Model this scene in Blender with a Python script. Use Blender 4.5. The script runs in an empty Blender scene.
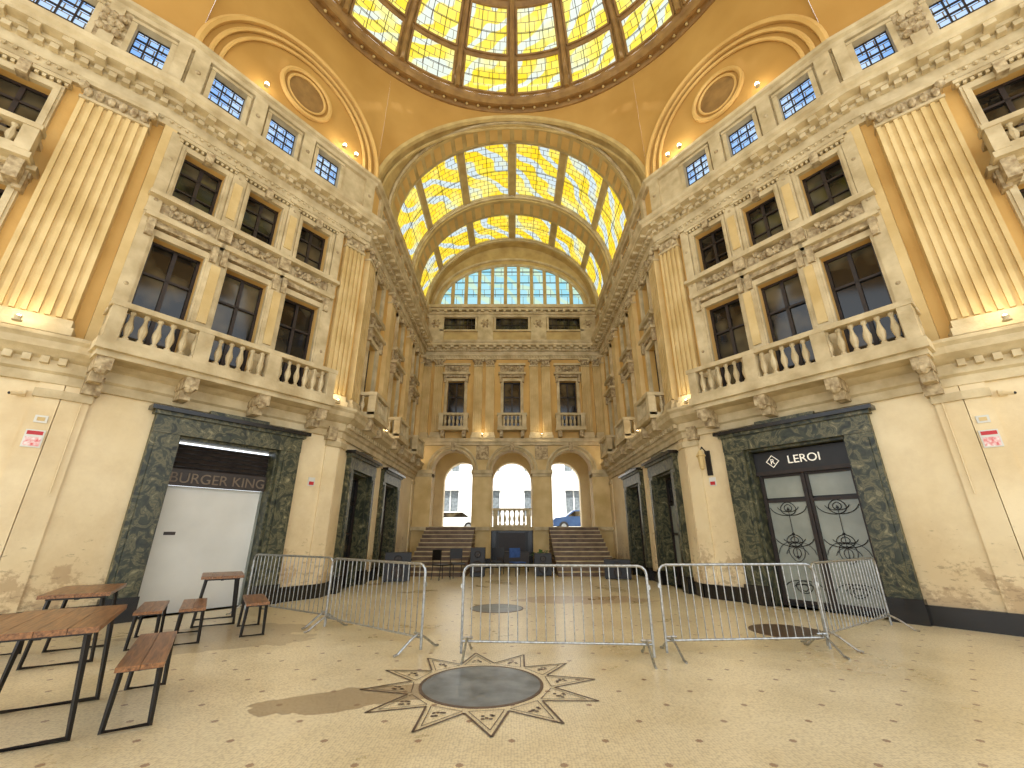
import bpy, math, random
from mathutils import Matrix, Vector
random.seed(7)
D2R=math.pi/180
scene=bpy.context.scene
COL=scene.collection
# ------------------------------------------------------------------ materials
def nt(name):
    m=bpy.data.materials.new(name); m.use_nodes=True
    t=m.node_tree; return m,t,t.nodes,t.links,t.nodes['Principled BSDF']
def s2l(c):
    return tuple((x/255/12.92 if x/255<=0.04045 else ((x/255+0.055)/1.055)**2.4) for x in c)+(1,)
def mk(name,c1,c2=None,scale=3,rough=.6,metal=0,bump=0,bscale=20,detail=6,spec=.5):
    m,t,N,L,p=nt(name)
    p.inputs['Roughness'].default_value=rough; p.inputs['Metallic'].default_value=metal
    p.inputs['Specular IOR Level'].default_value=spec
    tc=N.new('ShaderNodeTexCoord')
    if c2 is None: c2=tuple(int(x*.85) for x in c1)
    n=N.new('ShaderNodeTexNoise'); n.inputs['Scale'].default_value=scale; n.inputs['Detail'].default_value=detail
    r=N.new('ShaderNodeValToRGB'); r.color_ramp.elements[0].position=.32; r.color_ramp.elements[1].position=.68
    r.color_ramp.elements[0].color=s2l(c2); r.color_ramp.elements[1].color=s2l(c1)
    L.new(tc.outputs['Object'],n.inputs['Vector']); L.new(n.outputs['Fac'],r.inputs['Fac']); L.new(r.outputs['Color'],p.inputs['Base Color'])
    if bump:
        b=N.new('ShaderNodeTexNoise'); b.inputs['Scale'].default_value=bscale; b.inputs['Detail'].default_value=4
        bm=N.new('ShaderNodeBump'); bm.inputs['Strength'].default_value=bump; bm.inputs['Distance'].default_value=.03
        L.new(tc.outputs['Object'],b.inputs['Vector']); L.new(b.outputs['Fac'],bm.inputs['Height']); L.new(bm.outputs['Normal'],p.inputs['Normal'])
    return m
def emis(name,c,s):
    m,t,N,L,p=nt(name); p.inputs['Base Color'].default_value=s2l(c)
    p.inputs['Emission Color'].default_value=s2l(c); p.inputs['Emission Strength'].default_value=s; return m
ochre=mk('ochre_plaster',(220,180,108),(196,154,84),.8,.75,bump=.1)
ochre_c=mk('ochre_ceiling',(194,150,78),(174,130,60),.5,.8)
stone=mk('cream_stone',(212,194,154),(174,154,114),2.5,.7,bump=.35,bscale=14)
carved=mk('carved_stone',(206,186,146),(136,114,80),9,.75,bump=.9,bscale=16)
pilas=mk('pilaster_stone',(220,194,138),(194,164,104),1.5,.65,bump=.15)
def cream_mat():
    m=mk('cream_plaster',(236,218,178),(224,202,156),.7,.6,bump=.06)
    t=m.node_tree; N=t.nodes; L=t.links; p=N['Principled BSDF']
    src=p.inputs['Base Color'].links[0].from_socket
    tc=N.new('ShaderNodeTexCoord'); sp=N.new('ShaderNodeSeparateXYZ'); L.new(tc.outputs['Object'],sp.inputs[0])
    def layer(src,sc,z1,hi,lo,p0,p1,amt,col,stretch=(1,1,1)):
        mr=N.new('ShaderNodeMapRange'); mr.inputs[1].default_value=0; mr.inputs[2].default_value=z1; mr.inputs[3].default_value=hi; mr.inputs[4].default_value=lo; L.new(sp.outputs[2],mr.inputs[0])
        mp=N.new('ShaderNodeMapping'); mp.inputs['Scale'].default_value=stretch; L.new(tc.outputs['Object'],mp.inputs['Vector'])
        n=N.new('ShaderNodeTexNoise'); n.inputs['Scale'].default_value=sc; n.inputs['Detail'].default_value=9; n.inputs['Roughness'].default_value=.7; L.new(mp.outputs['Vector'],n.inputs['Vector'])
        a=N.new('ShaderNodeMath'); a.operation='ADD'; L.new(n.outputs['Fac'],a.inputs[0]); L.new(mr.outputs[0],a.inputs[1])
        r=N.new('ShaderNodeValToRGB'); r.color_ramp.elements[0].position=p0; r.color_ramp.elements[1].position=p1; L.new(a.outputs[0],r.inputs['Fac'])
        f=N.new('ShaderNodeMath'); f.operation='MULTIPLY'; f.inputs[1].default_value=amt; L.new(r.outputs['Color'],f.inputs[0])
        mx=N.new('ShaderNodeMix'); mx.data_type='RGBA'; L.new(f.outputs[0],mx.inputs[0]); L.new(src,mx.inputs[6]); mx.inputs[7].default_value=s2l(col)
        return mx.outputs[2]
    src=layer(src,.8,4.0,.16,0,.48,.72,.4,(186,156,110))
    src=layer(src,2.0,1.9,.22,-.12,.62,.67,.5,(156,122,84))
    src=layer(src,5.0,2.6,.14,-.08,.64,.7,.42,(116,92,64),(1,1,2.5))
    L.new(src,p.inputs['Base Color'])
    return m
cream=cream_mat()
black=mk('black_marble',(34,30,26),(16,15,14),5,.25)
iron=mk('dark_iron',(28,24,22),(18,16,15),8,.45)
bars=mk('dark_brown_sash',(46,32,22),(30,20,14),8,.5)
dglass=mk('dark_glass',(92,82,60),(14,13,12),1.3,.08,detail=2)  # pale noise patches paint reflections into the glass colour
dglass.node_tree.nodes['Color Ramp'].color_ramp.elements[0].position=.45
steel=mk('galvanised_steel',(190,192,190),(146,146,144),30,.3,metal=.85)
white=mk('white_board',(226,224,214),(208,206,196),1,.6)
greyw=mk('frosted_glass',(158,162,150),(126,130,120),1.2,.25)
slat=mk('dark_shutter',(58,48,40),(40,32,28),6,.5)
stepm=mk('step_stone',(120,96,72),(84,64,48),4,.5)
domest=mk('dome_rib',(156,118,64),(124,90,46),3,.6)
rail=mk('vault_rib_stone',(202,176,116),(172,144,88),2,.65,bump=.2)
redm=mk('sign_red',(190,40,44),(180,34,40),4,.5)
bluem=mk('blue_cloth',(58,92,150),(40,66,116),6,.8)
leafm=mk('leaf_green',(60,104,40),(34,70,24),12,.5)
facade=mk('facade_plaster',(250,248,242),(236,232,224),.5,.7)
asphalt=mk('asphalt',(150,148,144),(120,118,116),6,.8)
carp=mk('car_paint_blue',(60,84,120),(50,70,104),2,.2,metal=.3)
lampm=emis('lamp_bulb',(255,240,206),14)
signw=emis('sign_letters',(240,232,214),.35)
sign_grey=mk('faded_letters',(126,110,90),(106,90,74),4,.6)
pink=mk('sign_print',(216,96,96),(236,226,220),24,.5)
def wood():
    m,t,N,L,p=nt('varnished_wood'); tc=N.new('ShaderNodeTexCoord'); mp=N.new('ShaderNodeMapping'); mp.inputs['Scale'].default_value=(1.2,16,16)
    n=N.new('ShaderNodeTexNoise'); n.inputs['Scale'].default_value=3; n.inputs['Detail'].default_value=6; n.inputs['Distortion'].default_value=.6
    r=N.new('ShaderNodeValToRGB'); r.color_ramp.elements[0].color=s2l((88,54,30)); r.color_ramp.elements[1].color=s2l((162,112,66))
    r.color_ramp.elements[0].position=.3; r.color_ramp.elements[1].position=.7
    L.new(tc.outputs['Object'],mp.inputs['Vector']); L.new(mp.outputs['Vector'],n.inputs['Vector']); L.new(n.outputs['Fac'],r.inputs['Fac']); L.new(r.outputs['Color'],p.inputs['Base Color'])
    p.inputs['Roughness'].default_value=.35; return m
woodm=wood()
def marble():
    m,t,N,L,p=nt('green_marble'); tc=N.new('ShaderNodeTexCoord')
    n=N.new('ShaderNodeTexNoise'); n.inputs['Scale'].default_value=4.0; n.inputs['Detail'].default_value=9; n.inputs['Distortion'].default_value=2.2
    r=N.new('ShaderNodeValToRGB'); e=r.color_ramp.elements; e[0].position=.3; e[0].color=s2l((26,30,20)); e[1].position=.74; e[1].color=s2l((156,146,108))
    x=e.new(.47); x.color=s2l((54,58,40)); x=e.new(.53); x.color=s2l((104,98,68)); x=e.new(.57); x.color=s2l((64,66,46))
    L.new(tc.outputs['Object'],n.inputs['Vector']); L.new(n.outputs['Fac'],r.inputs['Fac']); L.new(r.outputs['Color'],p.inputs['Base Color'])
    p.inputs['Roughness'].default_value=.4; return m
marb=marble()
def stained(name,ca,cb,cr,strength,bw=.3,rh=.24,rib=.5,lead=(96,78,40),alt=None):
    m,t,N,L,p=nt(name); uv=N.new('ShaderNodeUVMap'); uv.uv_map='UVMap'
    br=N.new('ShaderNodeTexBrick'); br.inputs['Color1'].default_value=s2l(ca); br.inputs['Color2'].default_value=s2l(cb)
    br.inputs['Mortar'].default_value=(0,0,0,1); br.inputs['Scale'].default_value=1; br.inputs['Mortar Size'].default_value=.011
    br.inputs['Brick Width'].default_value=bw; br.inputs['Row Height'].default_value=rh; br.inputs['Bias'].default_value=-.1
    L.new(uv.outputs['UV'],br.inputs['Vector'])
    w=N.new('ShaderNodeTexWave'); w.wave_type='BANDS'; w.bands_direction='DIAGONAL'; w.inputs['Scale'].default_value=.45; w.inputs['Distortion'].default_value=6; w.inputs['Detail'].default_value=1; w.inputs['Detail Scale'].default_value=1.4
    L.new(uv.outputs['UV'],w.inputs['Vector'])
    r=N.new('ShaderNodeValToRGB'); r.color_ramp.elements[0].position=.64; r.color_ramp.elements[1].position=.78
    L.new(w.outputs['Fac'],r.inputs['Fac'])
    mx=N.new('ShaderNodeMix'); mx.data_type='RGBA'; 
    f=N.new('ShaderNodeMath'); f.operation='MULTIPLY'; f.inputs[1].default_value=rib; L.new(r.outputs['Color'],f.inputs[0])
    L.new(f.outputs[0],mx.inputs[0]); L.new(br.outputs['Color'],mx.inputs[6]); mx.inputs[7].default_value=s2l(cr)
    out=mx.outputs[2]
    if alt:
        n=N.new('ShaderNodeTexNoise'); n.inputs['Scale'].default_value=.8; n.inputs['Detail'].default_value=3; L.new(uv.outputs['UV'],n.inputs['Vector'])
        r2=N.new('ShaderNodeValToRGB'); r2.color_ramp.elements[0].position=.52; r2.color_ramp.elements[1].position=.7; L.new(n.outputs['Fac'],r2.inputs['Fac'])
        m2=N.new('ShaderNodeMix'); m2.data_type='RGBA'; L.new(r2.outputs['Color'],m2.inputs[0]); L.new(out,m2.inputs[6]); m2.inputs[7].default_value=s2l(alt); out=m2.outputs[2]
    mm=N.new('ShaderNodeMix'); mm.data_type='RGBA'; L.new(br.outputs['Fac'],mm.inputs[0]); L.new(out,mm.inputs[6]); mm.inputs[7].default_value=s2l(lead)
    L.new(mm.outputs[2],p.inputs['Emission Color']); p.inputs['Emission Strength'].default_value=strength  # panes emit light themselves, standing in for daylight behind the glass
    p.inputs['Base Color'].default_value=(.05,.05,.04,1); p.inputs['Roughness'].default_value=.3
    return m
sg=stained('stained_glass_yellow',(250,212,20),(242,222,72),(190,214,232),1.25,bw=.34,rh=.24,rib=.9,alt=(238,230,130))
sg2=stained('stained_glass_dome',(240,212,30),(234,222,96),(206,222,226),1.3,bw=.4,rh=.34,rib=.85,alt=(230,226,140))
blueg=stained('clerestory_glass',(130,182,246),(166,206,254),(214,236,255),1.1,bw=.24,rh=.24,rib=.5)
lun=stained('lunette_glass',(146,216,236),(184,230,240),(222,236,170),1.1,bw=.6,rh=.45,rib=.5)
def floor_mat():
    m,t,N,L,p=nt('mosaic_floor'); tc=N.new('ShaderNodeTexCoord')
    def math_(op,a=None,b=None,c=None):
        n=N.new('ShaderNodeMath'); n.operation=op
        for i,x in enumerate((a,b,c)):
            if x is None: continue
            if isinstance(x,(int,float)): n.inputs[i].default_value=x
            else: L.new(x,n.inputs[i])
        return n.outputs[0]
    def vm(op,a,b=None):
        n=N.new('ShaderNodeVectorMath'); n.operation=op; L.new(a,n.inputs[0])
        if b is not None: n.inputs[1].default_value=b
        return n
    def mix(f,a,b):
        n=N.new('ShaderNodeMix'); n.data_type='RGBA'; L.new(f,n.inputs[0])
        for i,x in ((6,a),(7,b)):
            if isinstance(x,tuple): n.inputs[i].default_value=x
            else: L.new(x,n.inputs[i])
        return n.outputs[2]
    n=N.new('ShaderNodeTexNoise'); n.inputs['Scale'].default_value=.6; n.inputs['Detail'].default_value=8; n.inputs['Roughness'].default_value=.62
    L.new(tc.outputs['Object'],n.inputs['Vector'])
    r=N.new('ShaderNodeValToRGB'); r.color_ramp.elements[0].position=.3; r.color_ramp.elements[1].position=.6
    r.color_ramp.elements[0].color=s2l((212,194,152)); r.color_ramp.elements[1].color=s2l((242,228,192)); L.new(n.outputs['Fac'],r.inputs['Fac'])
    v=N.new('ShaderNodeTexVoronoi'); v.inputs['Scale'].default_value=46; v.inputs['Randomness'].default_value=.45; v.feature='F1'; L.new(tc.outputs['Object'],v.inputs['Vector'])
    r2=N.new('ShaderNodeMapRange'); r2.inputs[1].default_value=.42; r2.inputs[2].default_value=.66; r2.inputs[3].default_value=0; r2.inputs[4].default_value=.34; L.new(v.outputs['Distance'],r2.inputs[0])
    c=mix(r2.outputs[0],r.outputs['Color'],s2l((128,104,72)))
    sc=N.new('ShaderNodeSeparateXYZ'); L.new(v.outputs['Color'],sc.inputs[0])
    r3=N.new('ShaderNodeMapRange'); r3.inputs[1].default_value=.6; r3.inputs[2].default_value=1; r3.inputs[3].default_value=0; r3.inputs[4].default_value=.14; L.new(sc.outputs[0],r3.inputs[0])
    c=mix(r3.outputs[0],c,s2l((150,124,84)))
    n5=N.new('ShaderNodeTexNoise'); n5.inputs['Scale'].default_value=.3; n5.inputs['Detail'].default_value=4; L.new(tc.outputs['Object'],n5.inputs['Vector'])
    r5=N.new('ShaderNodeMapRange'); r5.inputs[1].default_value=.5; r5.inputs[2].default_value=.7; r5.inputs[3].default_value=0; r5.inputs[4].default_value=.26; L.new(n5.outputs['Fac'],r5.inputs[0])
    c=mix(r5.outputs[0],c,s2l((180,168,144)))
    mp=N.new('ShaderNodeMapping'); mp.inputs['Rotation'].default_value=(0,0,.785); mp.inputs['Scale'].default_value=(2.1,2.1,0); L.new(tc.outputs['Object'],mp.inputs['Vector'])
    fr=vm('FRACTION',mp.outputs['Vector']); sb=vm('SUBTRACT',fr.outputs[0],(.5,.5,0)); 
    ab=vm('ABSOLUTE',sb.outputs[0]); sx=N.new('ShaderNodeSeparateXYZ'); L.new(ab.outputs[0],sx.inputs[0])
    s=math_('ADD',sx.outputs[0],sx.outputs[1]); mxx=math_('MAXIMUM',sx.outputs[0],sx.outputs[1])
    sh=math_('MINIMUM',s,math_('MULTIPLY',mxx,1.35)); spot=math_('LESS_THAN',sh,.062)
    c=mix(math_('MULTIPLY',spot,.7),c,s2l((120,72,48)))
    sp=N.new('ShaderNodeSeparateXYZ'); L.new(tc.outputs['Object'],sp.inputs[0])
    def patch(cx,cy,a,b,sl=0.0,ns=2.2,am=1.6):
        dx=math_('SUBTRACT',sp.outputs[0],cx); dy=math_('SUBTRACT',sp.outputs[1],cy)
        dy=math_('SUBTRACT',dy,math_('MULTIPLY',dx,sl))
        e=math_('ADD',math_('POWER',math_('ABSOLUTE',math_('DIVIDE',dx,a)),2.0),math_('POWER',math_('ABSOLUTE',math_('DIVIDE',dy,b)),2.0))
        n2=N.new('ShaderNodeTexNoise'); n2.inputs['Scale'].default_value=ns; n2.inputs['Detail'].default_value=6; L.new(tc.outputs['Object'],n2.inputs['Vector'])
        e=math_('ADD',e,math_('MULTIPLY',math_('SUBTRACT',n2.outputs['Fac'],.5),am))
        return math_('LESS_THAN',e,1.0)
    c=mix(math_('MULTIPLY',patch(-1.45,4.52,.84,.28,.32,3,2.0),.62),c,s2l((128,100,64)))
    c=mix(math_('MULTIPLY',patch(1.6,10.6,1.6,.6,0,2,2.5),.45),c,s2l((140,92,56)))
    c=mix(math_('MULTIPLY',patch(-4.2,7.0,1.3,.9,0,2,2.5),.4),c,s2l((126,102,68)))
    L.new(c,p.inputs['Base Color'])
    rr=N.new('ShaderNodeMapRange'); rr.inputs[3].default_value=.16; rr.inputs[4].default_value=.46; L.new(n.outputs['Fac'],rr.inputs[0]); L.new(rr.outputs[0],p.inputs['Roughness'])
    return m
floorm=floor_mat()
disc=mk('slate_disc',(124,130,132),(86,92,94),5,.3)
dkline=mk('dark_inlay',(104,82,64),(74,58,46),12,.4)

# ------------------------------------------------------------------ mesh builder
class Seg:
    def __init__(s,A,B,side=1):
        s.A=A; dx,dy=B[0]-A[0],B[1]-A[1]; s.L=math.hypot(dx,dy); s.d=(dx/s.L,dy/s.L); s.n=(s.d[1],-s.d[0]); s.side=side
    def W(s,u,n,z):
        return (s.side*(s.A[0]+u*s.d[0]+n*s.n[0]), s.A[1]+u*s.d[1]+n*s.n[1], z)
class MB:
    def __init__(s): s.v=[];s.f=[];s.m=[];s.uv=[];s.mats=[]
    def mi(s,m):
        if m not in s.mats: s.mats.append(m)
        return s.mats.index(m)
    def face(s,pts,m,uv=None):
        b=len(s.v); s.v+=[tuple(p) for p in pts]; s.f.append(list(range(b,b+len(pts)))); s.m.append(s.mi(m)); s.uv.append(uv)
    def grid(s,rows,m,close=False):
        b=len(s.v); nr=len(rows); nc=len(rows[0])
        for r in rows: s.v+=[tuple(p) for p in r]
        k=s.mi(m)
        for i in range(nr-1):
            for j in range(nc if close else nc-1):
                j2=(j+1)%nc
                s.f.append([b+i*nc+j,b+i*nc+j2,b+(i+1)*nc+j2,b+(i+1)*nc+j]); s.m.append(k); s.uv.append(None)
    def hexa(s,P,m):
        b=len(s.v); s.v+=[tuple(p) for p in P]; k=s.mi(m)
        for q in ((0,1,2,3),(4,7,6,5),(0,4,5,1),(1,5,6,2),(2,6,7,3),(3,7,4,0)):
            s.f.append([b+i for i in q]); s.m.append(k); s.uv.append(None)
    def box(s,g,u0,u1,n0,n1,z0,z1,m):
        W=g.W if g else (lambda a,b,c:(a,b,c))
        s.hexa([W(u0,n0,z0),W(u1,n0,z0),W(u1,n1,z0),W(u0,n1,z0),W(u0,n0,z1),W(u1,n0,z1),W(u1,n1,z1),W(u0,n1,z1)],m)
    def lathe(s,c,prof,seg,m):
        s.grid([[ (c[0]+r*math.cos(2*math.pi*j/seg),c[1]+r*math.sin(2*math.pi*j/seg),c[2]+z) for j in range(seg)] for r,z in prof],m,True)
    def blob(s,c,r,m,sx=1,sy=1,sz=1,seg=7,rg=5):
        rows=[]
        for i in range(rg+1):
            a=math.pi*i/rg; q=max(math.sin(a),.02)
            rows.append([(c[0]+r*sx*q*math.cos(2*math.pi*j/seg),c[1]+r*sy*q*math.sin(2*math.pi*j/seg),c[2]+r*sz*math.cos(a)) for j in range(seg)])
        s.grid(rows,m,True)
    def tube(s,pts,r,m,seg=6,closed=False):
        P=[Vector(p) for p in pts]; n=len(P); rows=[]
        prev=None
        for i in range(n):
            if closed: t=(P[(i+1)%n]-P[i-1])
            else: t=(P[min(i+1,n-1)]-P[max(i-1,0)])
            t.normalize()
            a=Vector((0,0,1)) if abs(t.z)<.9 else Vector((1,0,0))
            if prev is not None:
                x=prev-t*prev.dot(t)
                x=x.normalized() if x.length>1e-4 else t.cross(a).normalized()
            else: x=t.cross(a).normalized()
            prev=x; y=t.cross(x)
            rows.append([tuple(P[i]+x*r*math.cos(2*math.pi*j/seg)+y*r*math.sin(2*math.pi*j/seg)) for j in range(seg)])
        if closed: rows.append(rows[0])
        s.grid(rows,m,True)
        if not closed:
            s.face(rows[0],m); s.face(rows[-1],m)
    def sweep(s,path,prof,m):
        nn=[]
        for i in range(len(path)-1):
            dx,dy=path[i+1][0]-path[i][0],path[i+1][1]-path[i][1]; l=math.hypot(dx,dy); nn.append((dy/l,-dx/l))
        rows=[]
        for i,p in enumerate(path):
            a=nn[max(i-1,0)]; b=nn[min(i,len(nn)-1)]; k=1+a[0]*b[0]+a[1]*b[1]
            mx,my=(a[0]+b[0])/k,(a[1]+b[1])/k
            rows.append([(p[0]+mx*n,p[1]+my*n,z) for n,z in prof])
        s.grid(rows,m)
    def make(s,name,smooth=False,parent=None,recalc=True):
        me=bpy.data.meshes.new(name); me.from_pydata(s.v,[],s.f)
        for m in s.mats: me.materials.append(m)
        me.polygons.foreach_set('material_index',s.m)
        if any(u is not None for u in s.uv):
            ul=me.uv_layers.new(name='UVMap')
            for p,u in zip(me.polygons,s.uv):
                if u is not None:
                    for li,c in zip(p.loop_indices,u): ul.data[li].uv=c
        if recalc:
            import bmesh
            bm=bmesh.new(); bm.from_mesh(me); bmesh.ops.recalc_face_normals(bm,faces=bm.faces); bm.to_mesh(me); bm.free()
        if smooth:
            me.polygons.foreach_set('use_smooth',[True]*len(me.polygons))
        me.update()
        o=bpy.data.objects.new(name,me); COL.objects.link(o)
        if parent: o.parent=parent
        return o
# ------------------------------------------------------------------ plan
XW=4.55; YB=19.8
P0=(XW,YB);P1=(XW,10.9);P2=(7.6,6.75);P3=(11.43,3.54)
def mir(p): return (-p[0],p[1])
FULL=[mir(P3),mir(P2),mir(P1),mir(P0),P0,P1,P2,P3]
LEFT=FULL[:4]; RIGHT=FULL[4:]
BK=Seg((-XW,YB),(XW,YB),1)
segs={}
for sd in (1,-1):
    segs[sd]=dict(C=Seg(P0,P1,sd),D=Seg(P1,P2,sd),E=Seg(P2,P3,sd))
LD=segs[1]['D'].L; CL=segs[1]['C'].L
winU=[LD*.31,LD*.57,LD*.83]
CW=[1.75,4.65,7.45]; BW=[XW-2.78,XW,XW+2.78]
CD=[3.9,7.1]
ZC=4.56; ZE=9.78; ES=.68; ZA=ZE+1.33*ES; ZT=12.45
def panel(mb,g,u0,u1,z0,z1,holes,m,rev=.35):
    us=sorted({u0,u1}|{h[0] for h in holes}|{h[1] for h in holes}); zs=sorted({z0,z1}|{h[2] for h in holes}|{h[3] for h in holes})
    for i in range(len(us)-1):
        for j in range(len(zs)-1):
            uc=(us[i]+us[i+1])/2; zc=(zs[j]+zs[j+1])/2
            if any(h[0]<uc<h[1] and h[2]<zc<h[3] for h in holes): continue
            mb.face([g.W(us[i],0,zs[j]),g.W(us[i+1],0,zs[j]),g.W(us[i+1],0,zs[j+1]),g.W(us[i],0,zs[j+1])],m)
    for a,b,c,d in holes:
        q=[(a,c),(b,c),(b,d),(a,d)]
        for k in range(4):
            p,r=q[k],q[(k+1)%4]
            mb.face([g.W(p[0],0,p[1]),g.W(r[0],0,r[1]),g.W(r[0],-rev,r[1]),g.W(p[0],-rev,p[1])],m)
DOORW,DOORH=1.95,3.22
DU=2.45
W1=(4.72,7.12); W2=(8.12,9.42); WA=(11.1,12.05)
HT=2.75
for sd,nm in ((1,'right'),(-1,'left')):
    S=segs[sd]; mb=MB()
    panel(mb,S['C'],0,CL,0,4.1,[(u-.8,u+.8,0.0,3.1) for u in CD],cream,.4)
    panel(mb,S['D'],0,LD,0,4.1,[(DU-DOORW/2,DU+DOORW/2,0.0,DOORH)],cream,.4)
    panel(mb,S['E'],0,5,0,4.1,[],cream)
    panel(mb,S['C'],0,CL,4.1,10.0,[(u-.42,u+.42,*W1) for u in CW]+[(u-.38,u+.38,*W2) for u in CW],ochre,.3)
    panel(mb,S['D'],0,LD,4.1,10.0,[(u-.45,u+.45,*W1) for u in winU]+[(u-.4,u+.4,*W2) for u in winU],ochre,.3)
    panel(mb,S['E'],0,5,4.1,10.0,[(2.0-.4,2.0+.4,*W2),(2.0-.45,2.0+.45,*W1)],ochre,.3)
    panel(mb,S['C'],0,CL,10.0,ZT,[],ochre)
    panel(mb,S['D'],0,LD,10.0,ZT,[(u-.36,u+.36,*WA) for u in winU],stone,.2)
    panel(mb,S['E'],0,5,10.0,ZT,[(.35,.95,*WA),(1.6,2.6,*WA)],stone,.2)
    g=S['D']; n=24
    for i in range(n):
        a0=math.pi*i/n; a1=math.pi*(i+1)/n
        ua,ub=LD/2-LD/2*math.cos(a0),LD/2-LD/2*math.cos(a1)
        mb.face([g.W(ua,0,ZT),g.W(ub,0,ZT),g.W(ub,0,ZT+HT*math.sin(a1)),g.W(ua,0,ZT+HT*math.sin(a0))],ochre_c)
    mb.make('wall_'+nm,recalc=False)
# ------------------------------------------------------------------ back wall with arcade
def arcade(mb,g,bays,r,zs,ztop,zb,m,depth,u0,u1):
    n=16
    edges=[u0]
    for c in bays: edges+= [c-r,c+r]
    edges.append(u1)
    for i in range(0,len(edges),2):
        for nn in (0,-depth):
            mb.face([g.W(edges[i],nn,zb),g.W(edges[i+1],nn,zb),g.W(edges[i+1],nn,ztop),g.W(edges[i],nn,ztop)],m)
    for c in bays:
        for nn in (0,-depth):
            for k in range(n):
                a,b=math.pi*k/n,math.pi*(k+1)/n
                pa=(c-r*math.cos(a),zs+r*math.sin(a)); pb=(c-r*math.cos(b),zs+r*math.sin(b))
                mb.face([g.W(pa[0],nn,pa[1]),g.W(pb[0],nn,pb[1]),g.W(pb[0],nn,ztop),g.W(pa[0],nn,ztop)],m)
        out=[(c-r,zb)]+[(c-r*math.cos(math.pi*k/n),zs+r*math.sin(math.pi*k/n)) for k in range(n+1)]+[(c+r,zb)]
        for k in range(len(out)-1):
            p,q=out[k],out[k+1]
            mb.face([g.W(p[0],0,p[1]),g.W(q[0],0,q[1]),g.W(q[0],-depth,q[1]),g.W(p[0],-depth,p[1])],m)
mb=MB(); R=.94; ZS=4.2
arcade(mb,BK,BW,R,ZS,5.6,0,pilas,.6,0,2*XW)
WB=(6.1,8.6)
panel(mb,BK,0,2*XW,5.6,10.0,[(u-.42,u+.42,*WB) for u in BW],ochre,.3)
panel(mb,BK,0,2*XW,10.0,12.8,[(u-.85,u+.85,11.45,12.2) for u in BW],rail,.2)
VA,VZ=XW,ZT; VB=16.85-VZ
la,lb,lz=3.9,2.6,12.85
n=32
for i in range(n):
    a0=math.pi*i/n;a1=math.pi*(i+1)/n
    def po(a): return (-(VA+.05)*math.cos(a),YB,VZ+(VB+.1)*math.sin(a))
    def pi_(a): return (-la*math.cos(a),YB,lz+lb*math.sin(a))
    mb.face([po(a0),po(a1),pi_(a1),pi_(a0)],rail)
mb.make('wall_back',recalc=False)
mb=MB()
for c in BW:
    for rr,w in ((R+.05,.06),(R+.2,.07)):
        mb.tube([BK.W(c-rr*math.cos(math.pi*k/20),.03,ZS+rr*math.sin(math.pi*k/20)) for k in range(21)],w,stone)
    mb.box(BK,c-.1,c+.1,0,.16,ZS+R-.05,ZS+R+.4,carved)
ed=[0]+sum([[c-R,c+R] for c in BW],[])+[2*XW]
for i in range(0,8,2):
    a,b=ed[i],ed[i+1]
    mb.box(BK,a,b,-.62,.1,ZS-.3,ZS-.17,stone); mb.box(BK,a-.04 if a>0 else a,b+.04 if b<9 else b,-.64,.16,ZS-.17,ZS,stone)
    mb.box(BK,a,b,0,.07,0,.4,black)
    mb.box(BK,a+.08,b-.08,0,.05,.4,ZS-.3,pilas)
for c in [(BW[0]+BW[1])/2,(BW[1]+BW[2])/2]:
    mb.box(BK,c-.3,c+.3,0,.06,4.7,5.35,carved)
mb.box(BK,0,2*XW,0,.2,5.5,5.68,stone); mb.box(BK,0,2*XW,0,.12,5.36,5.5,stone)
mb.make('trim_1')
# ------------------------------------------------------------------ entablatures (swept)
def fz(z): return ZE+(z-10.45)*ES
mb=MB()
up=[(0,10.45),(.12,10.45),(.12,10.7),(.16,10.72),(.16,11.05),(.22,11.1),(.22,11.2),(.36,11.22),(.36,11.34),(.6,11.38),(.6,11.52),(.68,11.6),(.72,11.72),(0,11.78)]
mb.sweep(FULL,[(n_*.8,fz(z)) for n_,z in up],stone)
mb.sweep(FULL,[(n_,z-13.3+ZT+.03) for n_,z in [(0,13.0),(.1,13.02),(.12,13.12),(.2,13.16),(.2,13.26),(0,13.3)]],stone)
allseg=[BK]+[segs[s][k] for s in (1,-1) for k in 'CDE']
for g in allseg:
    L=g.L; k=int(L/.2)
    for i in range(k):
        u=(i+.5)*L/k; mb.box(g,u-.06,u+.06,.15,.27,fz(11.04),fz(11.2),stone)
    k=int(L/.42)
    for i in range(k):
        u=(i+.5)*L/k; mb.box(g,u-.08,u+.08,.27,.46,fz(11.22),fz(11.38),stone)
    k=int(L/.14)
    for i in range(k):
        u=(i+.5)*L/k; c=g.W(u,.12,fz(10.64)); mb.blob(c,.042,stone,seg=5,rg=3)
mb.make('trim_2')
low=[(0,4.05),(.08,4.05),(.08,4.2),(.14,4.24),(.14,4.42),(.22,4.46),(.36,4.56),(.36,4.68),(.42,4.74),(.42,4.8),(0,4.84)]
LO=ZC-4.84
mb=MB()
for path in (LEFT,RIGHT): mb.sweep(path,[(n_,z+LO) for n_,z in low],stone)
for sd in (1,-1):
    for k in 'CE':
        g=segs[sd][k]; c=int(g.L/.2)
        for i in range(c):
            u=(i+.5)*g.L/c; mb.box(g,u-.05,u+.05,.14,.24,4.34+LO,4.45+LO,stone)
mb.make('trim_3')
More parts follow.
